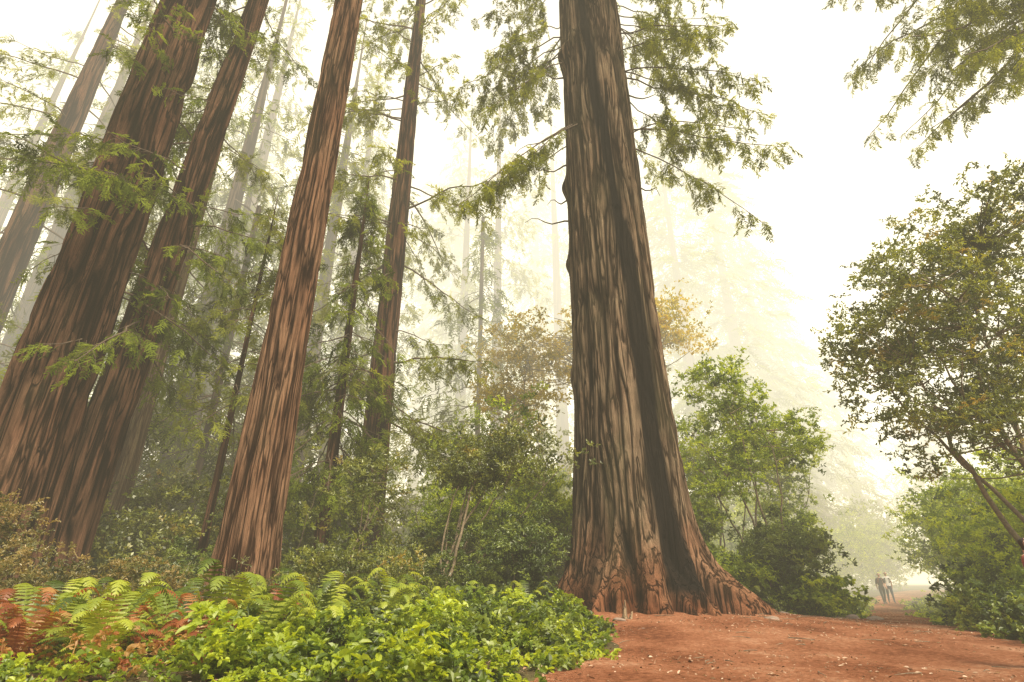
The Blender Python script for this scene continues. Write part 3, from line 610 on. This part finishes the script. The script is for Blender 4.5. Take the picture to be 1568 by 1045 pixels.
# ---------------------------------------------------------------- ground plants
def cover(name,n,xr,yr,coll,seed,hmax=.35,sc=(.7,1.2),nz=.4,thr=.0,edge=-.05):
    r=np.random.default_rng(seed); x=r.uniform(*xr,n); y=r.uniform(*yr,n)
    k=(path_sd(x,y)+.9*(vnoise(x*1.4+9,y*1.4+9,50)-.5)+r.normal(0,.18,n)<edge)&(vnoise(x*nz+70,y*nz+70,seed)>thr)&((x-3.9)**2+(y-18.5)**2>8.5)
    x=x[k];y=y[k]; m=len(x)
    hump=np.clip(-path_sd(x,y)/.8,0.1,1)
    z=gz(x,y)+r.random(m)*hmax*hump*(.3+1.4*vnoise(x*.9,y*.9,seed+1))
    scatter(name,np.stack([x,y,z],-1),np.stack([r.normal(0,.3,m),r.normal(0,.3,m),r.uniform(0,6.3,m)],-1),r.uniform(sc[0],sc[1],m),coll)
cover('ground_cover_plants',2000,(-3.6,3),(6.3,14.5),C_cov,401,hmax=.5,sc=(.4,1.05))
cover('ground_cover_plants',800,(-3.8,3),(6.3,14.5),C_covd,411,hmax=.5,sc=(.4,.95),nz=.9,thr=.4)
cover('ground_cover_plants',2200,(-12,-2.5),(6.3,16),C_cov,402,hmax=.3,thr=.3,sc=(.35,.85))
cover('reddish_undergrowth_plants',520,(-9.5,-3.6),(6.4,11.5),C_covr,412,hmax=.55,sc=(.5,1.0),nz=.9,thr=.5)
cover('ground_cover_plants',2200,(-16,3),(9,22),C_covd,403,hmax=.4,thr=.25)
cover('ground_cover_plants',1600,(9.5,28),(11,40),C_cov,404,hmax=.4,thr=.25)
cover('ground_cover_plants',1600,(5,20),(17.5,32),C_cov,405,hmax=.35,thr=.3)
r=np.random.default_rng(41)
x=r.uniform(-12,16,20000); y=6+20*r.random(20000)**1.5; k=(x-3.9)**2+(y-18.5)**2>5; x=x[k];y=y[k]
dens=vnoise(x*.8+5,y*.8+5,60)+.25*r.random(len(x))>.42; x=x[dens];y=y[dens];m=len(x)
scatter('leaf_litter',np.stack([x,y,gz(x,y)+.055],-1),np.stack([r.normal(0,.3,m),r.normal(0,.3,m),r.uniform(0,6.3,m)],-1),r.uniform(.35,1.2,m),C_lit)
B=Buf()
for _ in range(70):
    x=r.uniform(1,11); y=r.uniform(8.5,19); a=r.uniform(0,6.3); L=r.uniform(.12,.55)
    if (x-3.9)**2+(y-18.5)**2<9: continue
    z=float(gz(x,y))+.065; B.tube([(x,y,z),(x+math.cos(a)*L*.5+r.normal(0,.02),y+math.sin(a)*L*.5+r.normal(0,.02),z+.012),(x+math.cos(a)*L,y+math.sin(a)*L,z+.003)],[.008,.007,.003],5)
B.obj('fallen_twigs',M_stem)
def ferns_mesh(seed,mat):
    V,Q=frondfern(seed); me=mk_mesh('fern',V,Q); me.materials.append(mat)
    a=me.attributes.new('rnd','FLOAT','POINT'); v=np.repeat(np.random.default_rng(seed).random(len(V)//400+1),400)[:len(V)]; a.data.foreach_set('value',v.astype(np.float32)); return me
fm=[ferns_mesh(60+s,L_fern) for s in range(4)]; meb=ferns_mesh(70,L_fernb)
ferns=[(-6.9,9.2,1.0,0),(-6.0,9.7,1.15,1),(-5.1,9.2,1.0,2),(-4.6,10.4,1.2,3),(-5.7,10.9,1.1,0),(-4.0,9.6,1.0,1),(-7.6,10.2,1.0,2),(-3.3,11.2,1.0,3),(-3.9,12,1.2,0),(-2.6,12.6,1.15,1),(-2.0,13.3,1.1,2),(-8.4,9.4,.9,3),(-5.0,12.2,1.1,1),(-2.9,13.6,1.2,0),(-6.6,8.3,.9,0),(-8.0,8.6,.9,1),(-1.6,14.6,1.1,3),
 (-3.6,8.6,.9,2),(-5.4,7.8,.9,0),(-7.2,7.7,.9,2),(-4.8,7.2,.8,0),(-3.0,9.6,.8,1),(-7.0,10.8,1.1,3),(-4.4,9.0,1.1,2),
 (-5.5,8.6,.9,4),(-6.4,10.0,.9,4),(-7.3,8.8,.9,4),(-4.4,11.2,.8,4),(-4.2,8.2,.7,4),(-6.1,7.6,.8,4),(7.6,20.6,.9,0),(8.3,20.6,1,1),(7.0,21,.9,2),(12.2,21.6,.8,3),(14.0,17.6,.9,1),(15.0,18.6,.9,2),(0.4,15.8,.8,0),(-.6,15.4,.9,1)]
for (x,y,s,k) in ferns:
    o=mk_obj('fern',meb if k==4 else fm[k],None,None,(x,y,float(gz(x,y))+.1)); o.scale=(s,s,s*r.uniform(.9,1.3)); o.rotation_euler=(r.normal(0,.1),r.normal(0,.1),r.uniform(0,6.3))
M_rock=flat_mat('rock_grey',(.26,.19,.14),.9,.35,9)
def rock(x,y,s,seed):
    bm=bmesh.new(); bmesh.ops.create_icosphere(bm,subdivisions=3,radius=1); q=np.random.default_rng(seed); ph=q.uniform(0,6,6)
    for v in bm.verts:
        c=v.co; f=1+.18*math.sin(c.x*2.3+ph[0])+.15*math.sin(c.y*3.1+ph[1])+.12*math.sin(c.z*4+ph[2]+c.x*2)+.05*math.sin(c.x*9+c.y*7+ph[3])
        v.co=Vector((c.x*f*1.4,c.y*f,c.z*f*.55))
    me=bpy.data.meshes.new('rock'); bm.to_mesh(me); bm.free()
    for p in me.polygons: p.use_smooth=True
    o=mk_obj('rock',me,M_rock,None,(x,y,float(gz(x,y))+.1*s+.03)); o.scale=(s,s,s); o.rotation_euler=(0,0,seed)
for k,(x,y,s) in enumerate(((2.6,14.6,.12),(10.6,18.9,.16),(11.3,19.0,.13),(11.6,19.3,.2),(11.0,18.6,.07),(6.7,15.6,.12),(2.9,13.4,.06),(8.3,18.5,.12))): rock(x,y,s,k+1)
B=Buf(); s=np.linspace(0,1,6)
B.tube(np.stack([.05*s,0*s,.55*s-.1],-1),.11*(1-.8*s)*np.array([1,1.1,.8,.9,.7,.5]),7); B.tube(np.stack([.1+.12*s,.03*s,.3*s-.1],-1),.08*(1-.8*s),6)
st=empty('wood_snag',(2.75,14.9,float(gz(2.75,14.9)))); B.obj('snag_wood',M_pale,st)
# ---------------------------------------------------------------- fog volumes (side by side, not overlapping)
def fog(name,lo,hi,d,R):
    V=[(x,y,z) for x in (lo[0],hi[0]) for y in (lo[1],hi[1]) for z in (lo[2],hi[2])]
    Q=[(0,1,3,2),(4,6,7,5),(0,4,5,1),(2,3,7,6),(0,2,6,4),(1,5,7,3)]
    me=mk_mesh(name,V,Q); m,nt,N,L=newmat(name)
    out=N.new('ShaderNodeOutputMaterial'); ab=N.new('ShaderNodeVolumeAbsorption'); ab.inputs['Color'].default_value=(0,0,0,1); ab.inputs['Density'].default_value=d
    em=N.new('ShaderNodeEmission'); em.inputs['Color'].default_value=(*R,1); em.inputs['Strength'].default_value=d  # fog glows by added emission in place of scattered daylight, lighting the wood too
    ad=N.new('ShaderNodeAddShader'); L.new(ab.outputs[0],ad.inputs[0]); L.new(em.outputs[0],ad.inputs[1]); L.new(ad.outputs[0],out.inputs['Volume'])
    return mk_obj(name,me,m)
fog('fog',(-260,-80,-3),(260,21.98,60),.0016,(2.0,1.75,1.2))
fog('fog_bank',(-260,22,-3),(260,262,9.98),.0095,(1.4,1.24,.86))
fog('fog_bank',(-260,22,10),(260,262,98),.0165,(1.8,1.66,1.28))
# ---------------------------------------------------------------- world, sun, camera
w=bpy.data.worlds.new('World'); scene.world=w; w.use_nodes=True; N=w.node_tree.nodes; L=w.node_tree.links
bg=N['Background']; sky=N.new('ShaderNodeTexSky'); sky.sky_type='NISHITA'; sky.sun_disc=False; sky.sun_elevation=math.radians(52); sky.sun_rotation=math.radians(150); sky.dust_density=7
L.new(sky.outputs[0],bg.inputs['Color']); bg.inputs['Strength'].default_value=.15
sl=bpy.data.lights.new('sun','SUN'); sl.energy=5; sl.angle=math.radians(12); sl.color=(1,.9,.7)
so=bpy.data.objects.new('sun',sl); COL.objects.link(so)
az=math.radians(150); el=math.radians(52); d=Vector((math.sin(az)*math.cos(el),math.cos(az)*math.cos(el),math.sin(el)))
so.rotation_euler=d.to_track_quat('Z','Y').to_euler(); so.location=(0,0,50)
cam=bpy.data.cameras.new('camera'); cam.lens=19.05; cam.sensor_width=36; cam.clip_end=3000; cam.clip_start=.1
co=bpy.data.objects.new('camera',cam); COL.objects.link(co); co.location=(0,0,1.3); co.rotation_euler=(math.radians(90+23.8),0,0)
scene.camera=co
scene.view_settings.view_transform='Standard'; scene.view_settings.look='None'; scene.view_settings.exposure=0
print('done',time.time()-T0,'instances',NI)
